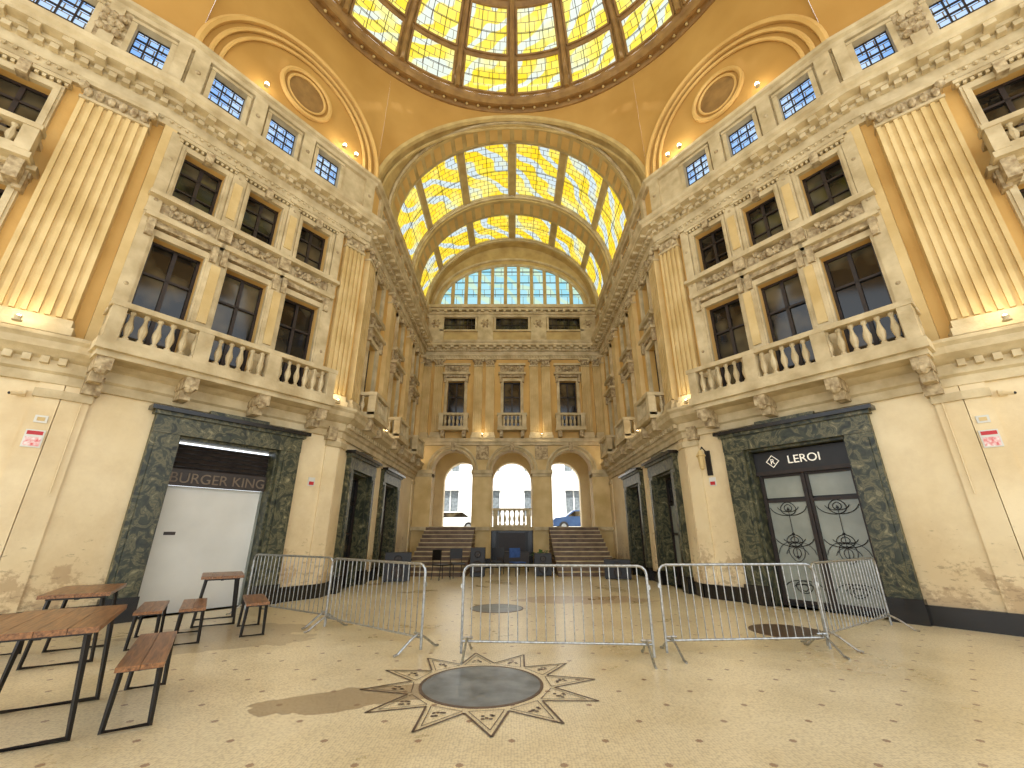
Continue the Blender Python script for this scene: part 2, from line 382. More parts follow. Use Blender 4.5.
# ------------------------------------------------------------------ ornament helpers
def swag(mb,g,uc,zc,w,h=.16,m=carved,r=.055):
    for i in range(9):
        t=-1+2*i/8; mb.blob(g.W(uc+t*w/2,.1,zc-h*(1-t*t)),r*(1.25-.35*abs(t)),m,seg=6,rg=4)
    for t in (-1,1):
        mb.blob(g.W(uc+t*w/2,.1,zc+.04),r*1.3,m,seg=6,rg=4); mb.blob(g.W(uc+t*w/2,.09,zc-.14),r*.8,m,sz=2,seg=6,rg=4)
def rosette(mb,g,u,z,r,m=carved):
    mb.blob(g.W(u,.1,z),r*.55,m)
    for i in range(6):
        a=i*math.pi/3; mb.blob(g.W(u+r*.7*math.cos(a),.07,z+r*.7*math.sin(a)),r*.36,m,seg=5,rg=4)
def mask(mb,g,u,z,r,n=.14):
    mb.blob(g.W(u,n,z),r,carved,sz=1.25); mb.blob(g.W(u,n+r*.8,z-.02),r*.28,carved,sz=1.4)
    for q in (-1,1):
        for k in range(4): mb.blob(g.W(u+q*(r*1.1+.03*k),n-.03,z+r*.9-k*r*.55),r*.38,carved,seg=5,rg=4)
def flute(mb,g,u0,u1,z0,z1,nf=5,n0=.0,dep=.12,m=pilas,cap=True):
    mb.box(g,u0,u1,n0,n0+dep,z0,z1,m)
    w=u1-u0; 
    pw=w/(nf+.5)
    for i in range(nf+1):
        c=u0+pw*(i+.25)
        a,b=(c-pw*.25,c+pw*.25)
        mb.box(g,a,b,n0+dep,n0+dep+.05,z0+.32,z1-.42,m)
    mb.box(g,u0-.07,u1+.07,n0,n0+dep+.13,z0,z0+.14,stone); mb.box(g,u0-.03,u1+.03,n0,n0+dep+.09,z0+.14,z0+.28,stone)
    if cap:
        mb.box(g,u0-.02,u1+.02,n0,n0+dep+.08,z1-.42,z1-.36,stone)
        mb.box(g,u0+.02,u1-.02,n0,n0+dep+.06,z1-.36,z1-.08,carved)
        k=max(3,int(w/.16))
        for i in range(k):
            u=u0+(i+.5)*w/k; mb.blob(g.W(u,n0+dep+.09,z1-.25),.07,carved,sz=1.6,seg=6,rg=4)
        for u in (u0,u1): mb.blob(g.W(u,n0+dep+.1,z1-.13),.09,carved,seg=8,rg=5)
        mb.box(g,u0-.08,u1+.08,n0,n0+dep+.14,z1-.09,z1,stone)
BALP=[(.03,0),(.055,.0),(.055,.05),(.03,.08),(.062,.2),(.066,.27),(.035,.4),(.028,.48),(.05,.52),(.05,.56),(.03,.57)]
def balustrade(mb,g,u0,u1,n,z0,h=.72,m=stone,ped=True,step=.2,sides=0):
    mb.box(g,u0,u1,n-.1,n+.1,z0,z0+.08,m); mb.box(g,u0-.03,u1+.03,n-.13,n+.13,z0+h-.1,z0+h,m)
    sc=(h-.18)/.57; a,b=u0,u1
    if ped:
        for u in (u0,u1): 
            s_=1 if u==u0 else -1
            mb.box(g,min(u,u+s_*.2),max(u,u+s_*.2),n-.11,n+.11,z0,z0+h-.1,m)
        a,b=u0+.2,u1-.2
    k=max(2,int((b-a)/step))
    for i in range(k):
        u=a+(i+.5)*(b-a)/k; p=g.W(u,n,z0+.08); mb.lathe(p,[(r,z*sc) for r,z in BALP],8,m)
    if sides:
        for u in (u0+.08,u1-.08):
            mb.box(g,u-.09,u+.09,0.02,n,z0+h-.1,z0+h,m); mb.box(g,u-.08,u+.08,0.02,n,z0,z0+.08,m)
            for q in range(1,int(n/.2)+1):
                if q*.2<n-.12: mb.lathe(g.W(u,q*.2-.02,z0+.08),[(r,z*sc) for r,z in BALP],8,m)
WN=[0]
def window(g,uc,w,z0,z1,kind='tall',recess=.22):
    WN[0]+=1; mb=MB(); a,b=uc-w/2,uc+w/2
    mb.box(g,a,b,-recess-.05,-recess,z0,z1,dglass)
    f=.055
    for x0,x1,y0,y1 in ((a,a+f,z0,z1),(b-f,b,z0,z1),(a,b,z0,z0+f),(a,b,z1-f,z1),(uc-.035,uc+.035,z0,z1),(a,b,z0+(z1-z0)*.68,z0+(z1-z0)*.68+.05),(a,b,z0+(z1-z0)*.34,z0+(z1-z0)*.34+.03)):
        mb.box(g,x0,x1,-recess,-recess+.05,y0,y1,bars)
    for x0,x1 in ((a-.14,a),(b,b+.14)): mb.box(g,x0,x1,0,.09,z0,z1+.14,stone); mb.box(g,x0+.04,x1-.04,.09,.12,z0,z1+.1,stone)
    mb.box(g,a-.14,b+.14,0,.1,z1,z1+.14,stone)
    if kind=='tall':
        mb.box(g,a-.2,b+.2,0,.14,z1+.2,z1+.32,carved); mb.box(g,a-.26,b+.26,0,.26,z1+.32,z1+.42,stone)
        for x in (a-.12,b+.12): mb.box(g,x-.06,x+.06,0,.2,z1-.08,z1+.32,carved)
        rosette(mb,g,uc,z1+.26,.09)
    else:
        mb.box(g,a-.2,b+.2,0,.2,z0-.1,z0,stone)
        mb.box(g,a-.2,b+.2,0,.18,z1+.2,z1+.28,stone); mb.box(g,uc-.08,uc+.08,0,.2,z1-.02,z1+.26,carved)
        k=int((w+.4)/.1)
        for i in range(k): 
            u=a-.2+(i+.5)*(w+.4)/k; mb.box(g,u-.025,u+.025,.1,.16,z1+.13,z1+.19,stone)
    mb.make('window_%d'%WN[0])
def glasswin(g,u0,u1,z0,z1,nc,nr,m,rec=.14,b=.025,frame=bars):
    WN[0]+=1; mb=MB()
    mb.face([g.W(u0,-rec,z0),g.W(u1,-rec,z0),g.W(u1,-rec,z1),g.W(u0,-rec,z1)],m,[(u0,z0),(u1,z0),(u1,z1),(u0,z1)])
    for i in range(nc+1):
        u=u0+(u1-u0)*i/nc; mb.box(g,max(u0,u-b/2),min(u1,u+b/2),-rec,-rec+.04,z0,z1,frame)
    for i in range(nr+1):
        z=z0+(z1-z0)*i/nr; mb.box(g,u0,u1,-rec,-rec+.04,max(z0,z-b/2),min(z1,z+b/2),frame)
    mb.box(g,u0-.1,u0,0,.07,z0-.06,z1+.08,stone);mb.box(g,u1,u1+.1,0,.07,z0-.06,z1+.08,stone);mb.box(g,u0-.1,u1+.1,0,.09,z1,z1+.08,stone);mb.box(g,u0-.14,u1+.14,0,.12,z0-.08,z0,stone)
    mb.make('window_%d'%WN[0])
# ------------------------------------------------------------------ per-side decoration
za0,za1=ZA-.03,ZT-.25; zam=(ZA+ZT)/2+.05
for sd,nm in ((1,'right'),(-1,'left')):
    S=segs[sd]; C,Dd,E=S['C'],S['D'],S['E']
    for u in winU:
        window(Dd,u,.9,*W1,'tall'); window(Dd,u,.8,*W2,'up')
        glasswin(Dd,u-.36,u+.36,*WA,3,4,blueg)
    for u in CW:
        window(C,u,.84,*W1,'tall'); window(C,u,.76,*W2,'up')
    window(E,2.0,.9,*W1,'tall'); window(E,2.0,.8,*W2,'up')
    glasswin(E,.35,.95,*WA,3,4,blueg); glasswin(E,1.6,2.6,*WA,4,4,blueg)
    mb=MB()
    flute(mb,Dd,.12,.72,ZC,ZE,4)
    flute(mb,E,.18,1.2,ZC,ZE,7,dep=.2)
    flute(mb,E,2.8,3.8,ZC,ZE,7,dep=.2)
    for a,b in ((.05,.55),(2.95,3.45),(5.8,6.3),(CL-.6,CL-.05)): flute(mb,C,a,b,ZC,ZE,4)
    mb.box(Dd,LD-.22,LD,0,.1,ZC,ZE,pilas)
    for i,u in enumerate([(winU[0]+winU[1])/2,(winU[1]+winU[2])/2]):
        mb.box(Dd,u-.14,u+.14,0,.13,ZC,9.7,stone); mb.box(Dd,u-.09,u+.09,.13,.16,5.6,7.0,pilas); mb.box(Dd,u-.09,u+.09,.13,.16,8.3,9.3,pilas)
        rosette(mb,Dd,u,9.5,.1); mb.box(Dd,u-.17,u+.17,0,.22,9.66,9.78,stone)
        mb.box(Dd,u-.12,u+.12,0,.26,7.62,7.95,carved); rosette(mb,Dd,u,7.3,.1)
    for u in (winU[0]-.66,winU[2]+.62):
        mb.box(Dd,u-.11,u+.11,0,.13,ZC,9.7,stone)
        for z in (5.9,7.9,9.0): rosette(mb,Dd,u,z,.1)
    mb.box(Dd,winU[0]-.75,winU[2]+.72,0,.07,7.6,7.98,carved); mb.box(Dd,winU[0]-.8,winU[2]+.76,0,.28,7.94,8.03,stone)
    mb.box(Dd,winU[0]-.78,winU[2]+.74,0,.16,7.56,7.63,stone)
    for u in winU:
        swag(mb,Dd,u,7.88,.62,.14); mask(mb,Dd,u,7.78,.09)
    mb.box(E,1.35,2.65,0,.5,7.5,7.62,stone); balustrade(mb,E,1.38,2.62,.4,7.62,.6,step=.17)
    for x in (1.5,2.5): mb.box(E,x-.09,x+.09,0,.4,7.1,7.5,carved)
    mask(mb,E,2.0,7.35,.1)
    for u in CW:
        mb.box(C,u-.55,u+.55,0,.06,7.62,7.98,carved); swag(mb,C,u,7.92,.6,.12); mb.box(C,u-.62,u+.62,0,.2,7.97,8.05,stone)
    for u in (.2,(winU[0]+winU[1])/2,(winU[1]+winU[2])/2,LD-.2): mb.box(Dd,u-.16,u+.16,0,.12,za0,za1,stone); rosette(mb,Dd,u,zam,.12)
    for u in (.1,1.28,2.9): mb.box(E,u-.1,u+.14,0,.12,za0,za1,stone)
    mb.box(E,1.05,1.5,0,.06,za0+.2,za1,carved)
    for dz in (-.2,.05,.25):
        for du in (-.12,.02,.14): mb.blob(E.W(1.28+du,.13,zam+dz),.09,carved,seg=6,rg=4)
    rosette(mb,E,1.28,zam,.16)
    u=.75
    while u<C.L: mb.box(C,u-.12,u+.12,0,.1,za0,za1,stone); u+=1.5
    u=1.5
    while u<C.L-.5: mb.box(C,u-.45,u+.45,0,.04,11.1,12.0,carved); swag(mb,C,u,11.75,.6,.15); u+=1.5
    for g,a,b in ((Dd,.0,.35),(Dd,LD-.35,LD),(E,0.0,.3),(E,1.3,1.6),(C,C.L-.35,C.L),(C,5.2,5.6),(C,0,.4)):
        mb.box(g,a,b,0,.05,.3,3.78,cream); mb.box(g,a-.02,b+.02,0,.1,3.52,3.66,stone)
    for u in (.3,LD-.3): 
        mb.box(Dd,u-.12,u+.12,0,.2,3.66,4.0,carved)
    mb.make('trim_%d'%(4 if sd==1 else 5))
    mb=MB()
    def bb(g,a,b): mb.box(g,a,b,0,.07,0,.3,black)
    bb(Dd,0,DU-1.4); bb(Dd,DU+1.4,LD+.03); bb(E,0,5); bb(C,0,CD[0]-1.15); bb(C,CD[0]+1.15,CD[1]-1.15); bb(C,CD[1]+1.15,C.L)
    mb.make('baseboard_'+nm)
    mb=MB(); a,b=.78,LD-.12; zc=ZC-.04
    mb.box(Dd,a-.05,b+.05,0.02,.82,zc-.18,zc,stone); mb.box(Dd,a,b,0.02,.72,zc-.28,zc-.18,stone)
    balustrade(mb,Dd,a,b,.66,zc,.74,step=.2,sides=1)
    for u in [(winU[0]+winU[1])/2,(winU[1]+winU[2])/2]: mb.box(Dd,u-.13,u+.13,.54,.78,zc,zc+.64,stone)
    for u in (a+.15,(winU[0]+winU[1])/2,(winU[1]+winU[2])/2,b-.15):
        mb.box(Dd,u-.11,u+.11,.1,.68,zc-.5,zc-.28,carved); mb.box(Dd,u-.09,u+.09,.1,.45,zc-.68,zc-.5,carved); mb.blob(Dd.W(u,.6,zc-.48),.1,carved)
    mb.make('balcony')
    for u in CW:
        mb=MB(); mb.box(C,u-.7,u+.7,0.02,.6,4.54,4.64,stone); balustrade(mb,C,u-.68,u+.68,.48,4.64,.68,step=.18,sides=1)
        for x in (u-.5,u+.5): mb.box(C,x-.08,x+.08,.1,.5,4.2,4.54,carved)
        mb.make('balcony')
    mb=MB(); g=Dd; n=32
    for off,r in ((.02,.09),(.28,.06),(.5,.05)):
        aa,hh=LD/2-off,HT-off
        mb.tube([g.W(LD/2-aa*math.cos(math.pi*k/n),.05,ZT+.05+hh*math.sin(math.pi*k/n)) for k in range(n+1)],r,ochre)
    zo=ZT+1.15
    for r0,w in ((.72,.07),(.55,.04)):
        mb.tube([g.W(LD/2+r0*math.cos(2*math.pi*k/28),.04,zo+r0*math.sin(2*math.pi*k/28)) for k in range(28)],w,ochre,closed=True)
    mb.face([g.W(LD/2+.55*math.cos(2*math.pi*k/28),.02,zo+.55*math.sin(2*math.pi*k/28)) for k in range(28)],domest)
    mb.make('trim_%d'%(6 if sd==1 else 7),recalc=False)
# back wall upper
for u in BW:
    window(BK,u,.84,*WB,'tall')
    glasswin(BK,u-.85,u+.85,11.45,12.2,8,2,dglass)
    mb=MB(); mb.box(BK,u-.7,u+.7,0.02,.58,6.0,6.1,stone); balustrade(mb,BK,u-.68,u+.68,.46,6.1,.72,step=.18,sides=1)
    for x in (u-.5,u+.5): mb.box(BK,x-.08,x+.08,0.02,.46,5.7,6.0,carved)
    mb.make('balcony')
mb=MB()
for u in BW:
    mb.box(BK,u-.6,u+.6,0,.08,9.05,9.42,carved); swag(mb,BK,u,9.38,.75,.16); mask(mb,BK,u,9.25,.11)
    mb.box(BK,u-.68,u+.68,0,.2,9.42,9.52,stone)
PC=[.58,(BW[0]+BW[1])/2,(BW[1]+BW[2])/2,2*XW-.58]
for c in PC:
    for o in (-.3,.3): flute(mb,BK,c+o-.21,c+o+.21,5.68,ZE,4)
    mb.box(BK,c-.4,c+.4,0,.12,ZA,12.55,stone); rosette(mb,BK,c,11.8,.28)
mb.box(BK,0,2*XW,0,.25,12.55,12.66,stone); mb.box(BK,0,2*XW,0,.35,12.66,12.82,stone)
for k in range(23): mb.box(BK,.2+k*.39,.34+k*.39,.1,.3,12.42,12.55,stone)
mb.make('trim_8')
mb=MB(); WN[0]+=1; nl=11
for i in range(nl):
    x0=-la+2*la*i/nl; x1=-la+2*la*(i+1)/nl
    q=[x0+(x1-x0)*k/4 for k in range(5)]
    pts=[(x0,YB+.05,lz),(x1,YB+.05,lz)]+[(x,YB+.05,lz+lb*math.sqrt(max(0,1-(x/la)**2))) for x in reversed(q)]
    mb.face(pts,lun,[(p[0],p[2]) for p in pts])
    if i: mb.box(None,x0-.09,x0+.09,YB-.08,YB+.04,lz,lz+lb*math.sqrt(1-(x0/la)**2),rail)
for h in (.75,1.5,2.2):
    w=la*math.sqrt(1-(h/lb)**2); mb.box(None,-w,w,YB-.02,YB+.03,lz+h-.015,lz+h+.015,bars)
mb.tube([(-la*math.cos(math.pi*k/40),YB-.05,lz+lb*math.sin(math.pi*k/40)) for k in range(41)],.09,stone)
mb.tube([(-(la+.3)*math.cos(math.pi*k/40),YB-.03,lz+(lb+.4)*math.sin(math.pi*k/40)) for k in range(41)],.07,stone)
mb.box(None,-la,la,YB-.1,YB+.05,lz-.08,lz+.06,stone)
mb.make('window_%d'%WN[0],recalc=False)
# ------------------------------------------------------------------ corridor barrel vault
def yfront(A): return P1[1]+1.2*math.sin(A)
def vp(A,y,off=0): return ((VA-off)*math.cos(A),y,VZ+(VB-off)*math.sin(A))
def arcg(mb,A0,A1,ya,yb,m,off=0,n=None,uv=False):
    n=n or max(2,int(abs(A1-A0)/(4*D2R)))
    for i in range(n):
        a,b=A0+(A1-A0)*i/n,A0+(A1-A0)*(i+1)/n
        y0a=ya(a) if callable(ya) else ya; y0b=ya(b) if callable(ya) else ya
        pts=[vp(a,y0a,off),vp(b,y0b,off),vp(b,yb,off),vp(a,yb,off)]
        mb.face(pts,m,[(a*4.4,y0a),(b*4.4,y0b),(b*4.4,yb),(a*4.4,yb)] if uv else None)
vault=MB(); PI=math.pi
bands=[(13.2,16.1),(17.3,19.25)]
AS=[ (5+28.33*i)*D2R for i in range(7)]
arcg(vault,0,PI,yfront,bands[0][0],rail)
arcg(vault,0,PI,bands[0][1],bands[1][0],rail)
arcg(vault,0,PI,bands[1][1],YB,rail)
for y0,y1 in bands:
    arcg(vault,0,AS[0]+.03,y0,y1,ochre); arcg(vault,AS[6]-.03,PI,y0,y1,ochre)
    for i in range(1,6): arcg(vault,AS[i]-.035,AS[i]+.035,y0,y1,rail)
def ribarc(mb,y0,y1,off,A0=0,A1=PI,n=44,m=rail):
    f=[[vp(A0+(A1-A0)*i/n,y,o) for i in range(n+1)] for y,o in ((y0,0),(y0,off),(y1,off),(y1,0))]
    mb.grid(f,m)
ribarc(vault,16.2,17.2,.2); ribarc(vault,19.35,YB,.15); ribarc(vault,12.25,13.05,.14)
for y in (16.15,17.25,13.12,19.3,12.2): vault.tube([vp(PI*i/44,y,.06) for i in range(45)],.06,stone)
for yc,w in ((16.7,.36),(12.65,.28)):
    for i in range(26):
        A=(9+i*6.48)*D2R; dA=2.1*D2R; of=.22 if yc>15 else .16
        vault.grid([[vp(A-dA,yc-w,of),vp(A+dA,yc-w,of)],[vp(A-dA,yc+w,of),vp(A+dA,yc+w,of)]],ochre)
for r,dy,off in ((.12,-.02,0),(.06,.3,.12)):
    vault.tube([vp(PI*i/44,yfront(PI*i/44)+dy,off) for i in range(45)],r,rail)
vault.make('ceiling_vault',recalc=False)
mb=MB()
for y0,y1 in bands:
    for i in range(6): 
        a,b=AS[i]+.035,AS[i+1]-.035
        arcg(mb,a,b,y0,y1,sg,off=-.06,n=7,uv=True)
        for A in (a,b): mb.tube([vp(A,y0,-.02),vp(A,y1,-.02)],.035,stone)
        for y in (y0,y1,(y0+y1)/2): mb.tube([vp(a+(b-a)*k/6,y,-.02) for k in range(7)],.012 if y0<y<y1 else .04,bars if y0<y<y1 else stone)
        A=(a+b)/2; mb.tube([vp(A,y0,-.02),vp(A,y1,-.02)],.012,bars)
WN[0]+=1; mb.make('window_%d'%WN[0],recalc=False)
# ------------------------------------------------------------------ pendentives & dome
CX,CY=0,4.9; RR=7.3; ZR=17.35
def ringp(a,r=RR,z=ZR): return (CX+r*math.cos(a),CY+r*math.sin(a),z)
pend=MB()
a1=math.atan2(P1[1]-CY,P1[0]); a2=math.atan2(P2[1]-CY,P2[0]); a3=-14*D2R
def loft(b,r,bul,m=ochre_c,steps=10):
    rows=[]
    for k in range(steps+1):
        t=k/steps; row=[]
        for p,q in zip(b,r):
            zz=p[2]+(q[2]-p[2])*t+bul*math.sin(math.pi*t)*min(1,abs(q[2]-p[2])/3)
            row.append((p[0]+(q[0]-p[0])*t,p[1]+(q[1]-p[1])*t,zz))
        rows.append(row)
    pend.grid(rows,m)
n=40
bd=[vp(PI*i/n,yfront(PI*i/n)) for i in range(n+1)]
loft(bd,[ringp(a1+(PI-2*a1)*i/n) for i in range(n+1)],.25)
for sd in (1,-1):
    g=segs[sd]['D']
    def rg(a): p=ringp(a); return (sd*p[0],p[1],p[2])
    bd=[g.W(LD/2-LD/2*math.cos(PI*i/n),0,ZT+HT*math.sin(PI*i/n)) for i in range(n+1)]
    loft(bd,[rg(a1+(a2-a1)*i/n) for i in range(n+1)],.35)
    g=segs[sd]['E']; bd=[g.W(5*i/10,0,ZT) for i in range(11)]
    loft(bd,[rg(a2+(a3-a2)*i/10) for i in range(11)],.5)
m2=40
def rect(a):
    c,s=math.cos(a),math.sin(a); t=min(13/max(abs(c),1e-6),16/max(-s,1e-6)); return (t*c,4.9+t*s,16.5)
aa=[a3-(PI+2*a3)*i/m2 for i in range(m2+1)]
loft([rect(a) for a in aa],[ringp(a) for a in aa],0)  # unseen rear ceiling, stretched behind the camera to block the sun
pend.make('ceiling',smooth=True,recalc=False)
dome=MB()
def dp(a,ph,off=0): return (CX+(6.85-off)*math.cos(ph)*math.cos(a),CY+(6.85-off)*math.cos(ph)*math.sin(a),ZR+.25+(4.8-off)*math.sin(ph))
dome.lathe((CX,CY,0),[(7.45,ZR),(7.4,ZR-.12),(7.25,ZR-.12),(7.2,ZR+.02),(7.1,ZR+.02),(7.05,ZR-.05),(6.95,ZR-.05),(6.9,ZR+.15),(6.85,ZR+.25)],100,domest)
for i in range(100):
    a=2*PI*i/100; p=ringp(a,7.14,ZR-.03); dome.blob(p,.06,rail,seg=5,rg=4)
NS=20; rowsph=[(1.5,18.5),(20.5,37),(39.5,58),(61,77)]
cuts=[0,1.5,18.5,20.5,37,39.5,58,61,77,90]
for s_ in range(NS):
    A0=2*PI*s_/NS+PI/2; A1=A0+2*PI/NS; ga=A0+.09*(A1-A0); gb=A1-.09*(A1-A0)
    for c0,c1 in zip(cuts[:-1],cuts[1:]):
        for x0,x1 in ((A0,ga),(ga,gb),(gb,A1)):
            if (c0,c1) in rowsph and x0==ga: continue
            k=3
            for j in range(k):
                q0=x0+(x1-x0)*j/k; q1=x0+(x1-x0)*(j+1)/k
                for e in range(2):
                    f0=(c0+(c1-c0)*e/2)*D2R; f1=(c0+(c1-c0)*(e+1)/2)*D2R
                    dome.face([dp(q0,f0),dp(q1,f0),dp(q1,f1),dp(q0,f1)],domest)
    dome.tube([dp(A0,ph*D2R,.06) for ph in range(0,90,6)],.1,domest)
    for c0,c1 in rowsph:
        for ph in (c0,c1): dome.tube([dp(ga+(gb-ga)*j/4,ph*D2R,.02) for j in range(5)],.05,domest)
        for a in (ga,gb): dome.tube([dp(a,(c0+(c1-c0)*j/4)*D2R,.02) for j in range(5)],.05,domest)
dome.make('ceiling_dome',recalc=False)
mb=MB(); WN[0]+=1
for s_ in range(NS):
    A0=2*PI*s_/NS+PI/2; A1=A0+2*PI/NS; ga=A0+.09*(A1-A0); gb=A1-.09*(A1-A0)
    for c0,c1 in rowsph:
        for j in range(4):
            for e in range(3):
                q0=ga+(gb-ga)*j/4;q1=ga+(gb-ga)*(j+1)/4;f0=(c0+(c1-c0)*e/3)*D2R;f1=(c0+(c1-c0)*(e+1)/3)*D2R
                mb.face([dp(q0,f0,-.05),dp(q1,f0,-.05),dp(q1,f1,-.05),dp(q0,f1,-.05)],sg2,[(q0*6.8,f0*6),(q1*6.8,f0*6),(q1*6.8,f1*6),(q0*6.8,f1*6)])
        ph=(c0+c1)/2*D2R; mb.tube([dp(ga+(gb-ga)*j/4,ph,-.02) for j in range(5)],.012,bars)
        for t in (1,2):
            a=ga+(gb-ga)*t/3; mb.tube([dp(a,(c0+(c1-c0)*j/3)*D2R,-.02) for j in range(4)],.012,bars)
mb.make('window_%d'%WN[0],recalc=False)
# ------------------------------------------------------------------ floor
mb=MB(); mb.box(None,-16,16,-12,YB+.6,-.2,0,floorm); mb.make('floor')
def medallion(x,y,r,star,ms=disc):
    mb=MB(); 
    mb.lathe((x,y,0),[(0.001,.006),(r,.006),(r,0)],48,ms)
    mb.lathe((x,y,0),[(r,.007),(r+.03,.007),(r+.03,0)],48,dkline)
    if star:
        ns=12; ro=star
        def ln(p,q,w=.03):
            dx,dy=q[0]-p[0],q[1]-p[1]; l=math.hypot(dx,dy); nx,ny=-dy/l*w/2,dx/l*w/2
            mb.face([(p[0]+nx,p[1]+ny,.006),(q[0]+nx,q[1]+ny,.006),(q[0]-nx,q[1]-ny,.006),(p[0]-nx,p[1]-ny,.006)],dkline)
        for i in range(ns):
            a=2*PI*i/ns+.13; da=PI/ns
            tip=(x+ro*math.cos(a),y+ro*math.sin(a)); l_=(x+ro*.62*math.cos(a-da),y+ro*.62*math.sin(a-da)); r_=(x+ro*.62*math.cos(a+da),y+ro*.62*math.sin(a+da))
            ln(tip,l_,.02); ln(tip,r_,.02)
            t2=(x+ro*.9*math.cos(a),y+ro*.9*math.sin(a)); l2=(x+ro*.59*math.cos(a-da*.85),y+ro*.59*math.sin(a-da*.85)); r2=(x+ro*.59*math.cos(a+da*.85),y+ro*.59*math.sin(a+da*.85))
            ln(t2,l2,.008); ln(t2,r2,.008); ln(l2,r2,.008)
            mid=(x+ro*.69*math.cos(a),y+ro*.69*math.sin(a))
            for k in range(6):
                b=k*.9+i; mb.lathe((mid[0]+.045*math.cos(b),mid[1]+.045*math.sin(b*1.7),0),[(.001,.006),(.018,.006)],6,dkline)
    mb.make('floor_medallion',recalc=False)
medallion(-.3,4.9,.58,1.16); medallion(-.3,9.4,.5,0); medallion(4.2,7.3,.5,0,dkline)
# ------------------------------------------------------------------ stairs, landing, vestibule
LZ=1.7; NSTEP=11; rz=LZ/NSTEP; tr=.32; YL=YB-.2; YS=YL-NSTEP*tr
for sd in (1,-1):
    mb=MB()
    for i in range(NSTEP):
        x0,x1=sorted((sd*1.62,sd*3.75))
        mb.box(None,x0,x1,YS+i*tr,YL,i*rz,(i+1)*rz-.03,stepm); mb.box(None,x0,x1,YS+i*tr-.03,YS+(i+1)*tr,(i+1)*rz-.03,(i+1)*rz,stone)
    mb.make('staircase')
mb=MB(); mb.box(None,-XW,-1.0,YL,YL+8,LZ-.15,LZ,stone); mb.box(None,1.0,XW,YL,YL+8,LZ-.15,LZ,stone); mb.box(None,-1.0,1.0,YL+.32,YL+8,LZ-.15,LZ,stone)
mb.box(None,-1.0,1.0,YB+.4,YB+.5,0,LZ-.15,black)
mb.box(None,-.6,.6,YB+.3,YB+.4,0,1.45,bars); mb.box(None,-.72,-.6,YB+.26,YB+.4,0,1.5,iron); mb.box(None,.6,.72,YB+.26,YB+.4,0,1.5,iron)
mb.make('floor_landing')
mb=MB(); g=Seg((-.88,YB+.15),(.88,YB+.15)); balustrade(mb,g,.03,1.73,0,LZ,.8,step=.19); mb.make('balustrade')
mb=MB()
for x in (-XW,XW): mb.box(None,x-.15,x+.15,YB+.6,YB+5,0,7,cream)
mb.box(None,-XW,XW,YB+.6,YB+5.1,6.1,6.3,cream)
mb.make('wall_vestibule')
mb=MB(); g=Seg((-XW,YB+4.7),(XW,YB+4.7)); arcade(mb,g,BW,1.1,4.2,6.3,0,cream,.5,0,2*XW); mb.make('wall_street_arcade',recalc=False)
mb=MB(); mb.box(None,-40,40,YL+8,60,LZ-.3,LZ-.12,asphalt); mb.make('street_ground')
mb=MB(); g=Seg((-20,42),(20,42))
holes=[(x-.8,x+.8,z,z+2.4) for x in range(2,40,4) for z in (3.0,7.2,11.4)]
panel(mb,g,0,40,1.5,16,holes,facade,.3)
for h in holes:
    mb.box(g,h[0],h[1],-.3,-.25,h[2],h[3],disc); mb.box(g,h[0]-.2,h[1]+.2,0,.15,h[3],h[3]+.25,facade); mb.box(g,(h[0]+h[1])/2-.05,(h[0]+h[1])/2+.05,-.25,-.18,h[2],h[3],white)
mb.make('street_facade',recalc=False)
def car(x,y,z,m):
    mb=MB(); prof=[(-2.1,.35),(-2.1,.75),(-1.9,.9),(-1.2,.98),(-.6,1.42),(.9,1.45),(1.6,1.0),(2.05,.9),(2.1,.35)]
    rows=[[(x+px,y-.85+(.12 if pz>1.1 else 0),z+pz) for px,pz in prof],[(x+px,y+.85-(.12 if pz>1.1 else 0),z+pz) for px,pz in prof]]
    mb.grid(rows,m); mb.face(rows[0],m); mb.face(rows[1],m)
    for s,yy in ((-1,y-.86),(1,y+.86)):
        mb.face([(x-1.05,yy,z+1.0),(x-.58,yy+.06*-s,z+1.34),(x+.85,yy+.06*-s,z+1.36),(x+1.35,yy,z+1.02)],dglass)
        for wx in (-1.35,1.35): 
            mb.grid([[(x+wx+.33*math.cos(k*PI/8),yy+o*-s,z+.33+.33*math.sin(k*PI/8)) for k in range(16)] for o in (-.04,.2)],iron,True)
            mb.face([(x+wx+.33*math.cos(k*PI/8),yy+.04*s,z+.33+.33*math.sin(k*PI/8)) for k in range(16)],iron)
            mb.face([(x+wx+.18*math.cos(k*PI/8),yy+.05*s,z+.33+.18*math.sin(k*PI/8)) for k in range(16)],steel)
    mb.make('parked_car')
car(5.0,32,LZ-.12,carp); car(-4.6,34,LZ-.12,white)
